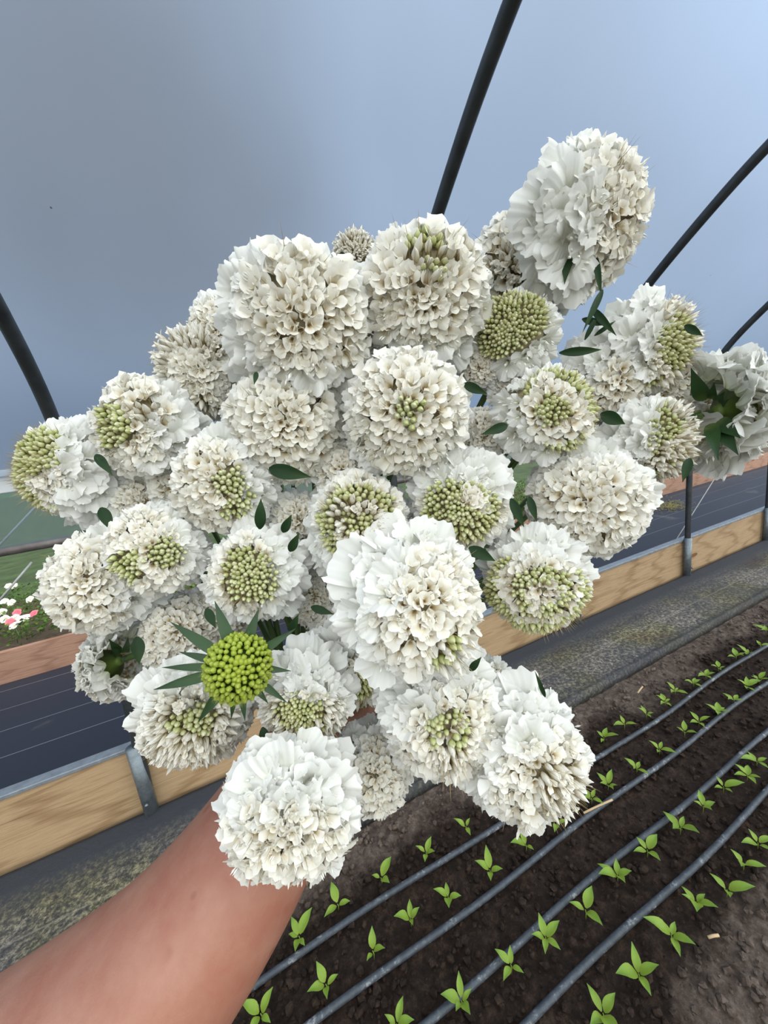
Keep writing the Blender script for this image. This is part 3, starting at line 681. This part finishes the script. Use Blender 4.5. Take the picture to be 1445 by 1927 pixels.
H('a12', 275, 808, 98, .213, -.50, .10, [(72, O)], 'scabiosa on the left with bristly yellow-green left side and wide white petals right', 62, 115, patches=[(-.75, .1, .35, B), (-.2, .35, .25, SM)], lean=(0.7, -0.2))
H('a13', 118, 885, 88, .218, -.72, -.02, [(68, B)], 'leftmost scabiosa, side-on, green buds facing left and broad white petals behind', 66, 122, patches=[(-.45, -.4, .45, O)], raysc=1.3, lean=(0.8, 0))
H('a14', 420, 910, 94, .205, -.10, -.12, [(66, O)], 'scabiosa with a curved band of green buds right of its centre, left middle', 64, 112, patches=[(.15, -.05, .32, B), (.2, -.5, .32, B)], lean=(0.7, 0.3))
H('a15', 678, 985, 100, .202, -.02, .0, [(13, B), (28, SM), (46, B), (68, O)], 'scabiosa in the very middle of the bouquet, speckled with green buds', 64, 110, lean=(-0.3, -0.3))
H('a16', 868, 948, 92, .202, .05, -.08, [(48, B), (62, O)], 'scabiosa with wide green bud centre and wavy petals above, right of middle', 64, 112, raysc=1.1, patches=[(.25, .05, .2, O)], lean=(0.1, 0.7))
H('a17', 1102, 946, 104, .205, .02, -.05, [(76, O)], 'full beige-cream scabiosa on the right below the small ragged ones', 68, 112, lean=(0.1, 0.4))
H('a18', 1230, 830, 76, .210, .62, -.02, [(70, 'sb')], 'side-on scabiosa with upright cream-green buds next to the back-turned flower', 68, 120, patches=[(.35, .35, .4, B)], raysc=1.1, lean=(-0.8, 0))
H('a19', 1364, 772, 96, .222, .62, .10, [(60, O)], 'scabiosa seen from behind at the right edge, dark green bracts showing', 70, 125, back=True, raysc=1.35,
  bracts=[(1303, 696, 20, .205), (1392, 822, 20, .200), (1388, 852, 22, .200), (1352, 862, 18, .202), (1364, 738, 13, .205), (1345, 722, 11, .207), (1372, 752, 10, .206), (1285, 790, 14, .205)])
H('a20', 1008, 1098, 92, .195, .10, -.22, [(14, O), (34, B), (50, O), (80, B)], 'scabiosa on the lower right with tan bristles underneath and one broad petal above', 76, 112, nray=(10, 12), raysc=1.15, lean=(0.2, 0.8))
H('a21', 785, 1138, 135, .176, .22, .06, [(70, O)], 'biggest cream scabiosa in the lower centre, pale petals fanned at its upper left', 62, 115, patches=[(.45, -.62, .34, 'sb')], raysc=1.15, lean=(-0.6, 0.6))
H('a22', 188, 1092, 98, .210, -.50, -.10, [(78, O)], 'cream scabiosa at the left edge with thin white anthers sticking out left', 68, 115, lean=(0.7, 0.3))
H('a23', 295, 1035, 88, .200, -.15, .02, [(68, O)], 'scabiosa left of centre with green buds in its middle and bristles at left', 64, 112, patches=[(.12, -.05, .28, B), (-.6, -.35, .4, B)], lean=(0.6, 0.3))
H('a24', 478, 1080, 88, .200, -.12, -.05, [(34, B), (60, O)], 'scabiosa with green bud centre directly above the bare green bud head', 62, 115, raysc=1.2, lean=(0.6, 0.2))
H('a25', 215, 1248, 66, .222, -.55, -.30, [(75, O)], 'scabiosa turned away at the lower left, green bracts at its right', 70, 122, back=True, raysc=1.2, bracts=[(205, 1205, 12, .21), (212, 1222, 12, .21), (228, 1238, 12, .21), (240, 1200, 10, .21)])
H('a26', 345, 1188, 72, .225, -.1, .0, [(80, O)], 'small cream scabiosa half hidden behind the bare green bud head', 76, 108, nray=(11, 12))
H('a27', 449, 1257, 64, .160, .02, -.12, [(112, 'gbud')], 'bare bright green scabiosa bud head with long dark bracts like a star', green=True, oblate=.92,
  bracts=[(332, 1178, 13, .168), (408, 1142, 14, .168), (484, 1154, 13, .168), (346, 1229, 9, .166), (318, 1256, 9, .164), (304, 1294, 12, .162), (379, 1350, 12, .162), (436, 1345, 8, .162), (460, 1348, 9, .162), (500, 1318, 9, .164), (540, 1262, 9, .166), (547, 1189, 11, .168), (532, 1316, 9, .166)])
H('a28', 370, 1342, 100, .190, -.08, -.5, [(30, B), (50, SM), (80, O)], 'scabiosa at the lower left with white petals above a green and cream base', 70, 118, raysc=1.25, patches=[(-.1, -.75, .35, SM)], lean=(0.1, 0.8))
H('a29', 573, 1318, 80, .186, -.12, -.5, [(26, B), (50, 'sb'), (72, SM)], 'scabiosa right of the bare green bud head, petals over a row of green buds', 68, 118, raysc=1.35, lean=(0.1, 0.9))
H('a30', 672, 1248, 80, .204, .08, -.60, [(70, SM)], 'scabiosa tucked under the biggest lower flower, green bristly underside', 70, 118, patches=[(.1, -.8, .45, B)], raysc=1.25, lean=(-0.6, 0.6))
H('a31', 834, 1353, 116, .182, .12, -.45, [(10, O), (24, B), (72, O)], 'wide scabiosa below the biggest one with small green arc at its centre', 66, 116, raysc=1.15, patches=[(.1, -.7, .22, SM)], lean=(-0.2, 0.7), oblate=.64)
H('a32', 702, 1445, 78, .202, .15, -.30, [(82, O)], 'small cream scabiosa low between the lowest flower and the wide one', 78, 112, nray=(10, 11), lean=(-0.5, 0.5))
H('a33', 545, 1540, 126, .160, .0, -.70, [(64, O)], 'lowest scabiosa, pure white, hanging in front of the forearm', 60, 120, raysc=1.15, lean=(0, 0.55), oblate=.60)
H('a34', 993, 1432, 116, .178, .3, -.5, [(62, O)], 'scabiosa lowest at the right over the soil, yellowish bristles at its lower right', 60, 118, raysc=1.2, patches=[(.55, -.6, .35, SM)], lean=(-0.3, 0.55), oblate=.62)
H('a35', 590, 1122, 54, .228, .0, .0, [(85, O)], 'small beige scabiosa deep in the gap left of the biggest lower flower', 80, 105, nray=(10,))
H('a36', 222, 952, 50, .240, .0, -.1, [(85, O)], 'shaded small cream scabiosa in the gap between the left-hand flowers', 80, 105, nray=(9,))
H('a37', 908, 822, 52, .228, .1, -.1, [(85, O)], 'small beige scabiosa deep behind the evenly round cream flower at its right', 80, 105, nray=(9,))
H('a38', 668, 482, 42, .240, .0, .3, [(70, SM)], 'small scabiosa peeking between the two big top flowers', 75, 110, nray=(9,))
H('a39', 425, 632, 72, .232, -.4, .3, [(60, O)], 'white scabiosa peeking out at the left behind the largest top left flower', 60, 112, raysc=1.2)
H('a40', 1245, 735, 62, .232, .2, -.1, [(60, O)], 'white scabiosa behind the side-on ones, between upper right flowers', 62, 112, raysc=1.2)
H('a41', 420, 1150, 60, .236, .0, .0, [(60, O)], 'white scabiosa behind the dark bracts above the bare green bud head', 62, 112, raysc=1.2, nray=(10, 11))
H('a42', 920, 1290, 55, .215, .3, .1, [(40, O)], 'white ruffled scabiosa behind the wide one and the low right one', 55, 112, raysc=1.25, nray=(10, 11))
H('a43', 345, 905, 66, .232, .0, .1, [(60, O)], 'white scabiosa in the left half behind the flower with the curved green band', 60, 112, raysc=1.2, nray=(10, 11))

H('a51', 655, 700, 50, .216, .0, .0, [(50, O)], 'white scabiosa hidden in the gap between the three largest upper flowers', 56, 110, raysc=1.3, nray=(9, 10))
H('a52', 905, 690, 44, .224, .0, .0, [(50, O)], 'white scabiosa hidden left under the round pale green bud dome', 56, 110, raysc=1.3, nray=(9, 9))
H('a44', 645, 885, 64, .222, .0, .1, [(50, O)], 'white scabiosa mostly hidden in the gap above the middle flower', 56, 112, raysc=1.3, nray=(11, 11))
H('a45', 560, 985, 62, .228, .0, .1, [(50, O)], 'white scabiosa mostly hidden behind the leaves left of the middle flower', 56, 112, raysc=1.3, nray=(11, 11))
H('a46', 965, 735, 50, .228, .0, -.2, [(40, O)], 'white scabiosa hidden under the round pale green bud dome', 50, 112, raysc=1.3, nray=(10, 11))
H('a47', 1085, 850, 60, .23, .0, .1, [(50, O)], 'white scabiosa hidden above the full beige-cream flower on the right', 56, 112, raysc=1.3, nray=(10, 11))
H('a48', 905, 880, 45, .226, .1, -.1, [(50, O)], 'white scabiosa behind the upper left rim of the full right-hand flower', 60, 110, raysc=1.3, nray=(9, 9))
H('a49', 270, 945, 58, .232, .0, .0, [(50, O)], 'white scabiosa hidden above the bristly flower left of centre', 60, 110, raysc=1.3, nray=(10, 10))
H('a50', 640, 1190, 56, .218, -.2, .1, [(50, O)], 'white scabiosa hidden at the left rim of the biggest lower flower', 60, 110, raysc=1.3, nray=(10, 10))

# leaves on the stems
LV = [('a10', 506, 882, 586, 898, 30, .188), ('a14', 489, 996, 491, 938, 22, .19), ('a1', 1072, 455, 1062, 535, 26, .212), ('a1', 1134, 545, 1096, 626, 13, .205), ('a6', 1112, 578, 1160, 632, 14, .21), ('a6', 1095, 600, 1140, 612, 14, .212), ('a7', 1052, 664, 1132, 658, 17, .205), ('a6', 1288, 612, 1322, 632, 15, .2), ('a7', 1130, 778, 1176, 798, 26, .2), ('a5', 872, 722, 917, 742, 19, .195), ('a8', 955, 800, 905, 818, 20, .195), ('a16', 961, 938, 986, 992, 19, .192), ('a17', 995, 934, 1010, 982, 16, .194), ('a16', 882, 1030, 932, 1056, 24, .19), ('a15', 618, 1082, 662, 1086, 18, .19), ('a13', 180, 855, 212, 895, 18, .205), ('a13', 190, 955, 213, 1002, 22, .208), ('a24', 532, 1002, 549, 968, 18, .198), ('a24', 545, 1038, 563, 1003, 18, .196), ('a34', 1026, 1312, 1006, 1262, 9, .172), ('a18', 1298, 862, 1284, 908, 17, .2), ('a29', 494, 1368, 502, 1414, 20, .185), ('a35', 585, 1142, 628, 1156, 16, .19), ('a24', 545, 1190, 562, 1155, 18, .195), ('a32', 650, 1438, 600, 1450, 16, .19), ('a26', 388, 1145, 406, 1182, 18, .19), ('a4', 483, 700, 478, 724, 10, .185), ('a38', 638, 478, 660, 484, 9, .22), ('a25', 258, 1198, 262, 1250, 24, .205), ('a12', 205, 880, 180, 860, 12, .205), ('a31', 884, 1262, 906, 1236, 14, .18), ('a1', 1120, 480, 1132, 560, 12, .208), ('a1', 1100, 640, 1126, 590, 10, .212), ('a1', 1118, 632, 1158, 604, 9, .214)]
for key, u0, v0, u1, v1, w, D in LV:
    root, Mi, C, ax_, R = HEADS[key]; mb = MB(); sw = Mi.to_3x3() @ screen_frame(u0, v0)[2]
    D -= .010
    leaf_blade(mb, Mi@P(u0, v0, D), Mi@P(u1, v1, D*.985), w*D/F, sw, .08, .3, 9, 4, .05); mb.build('leaf', GREEN, root)
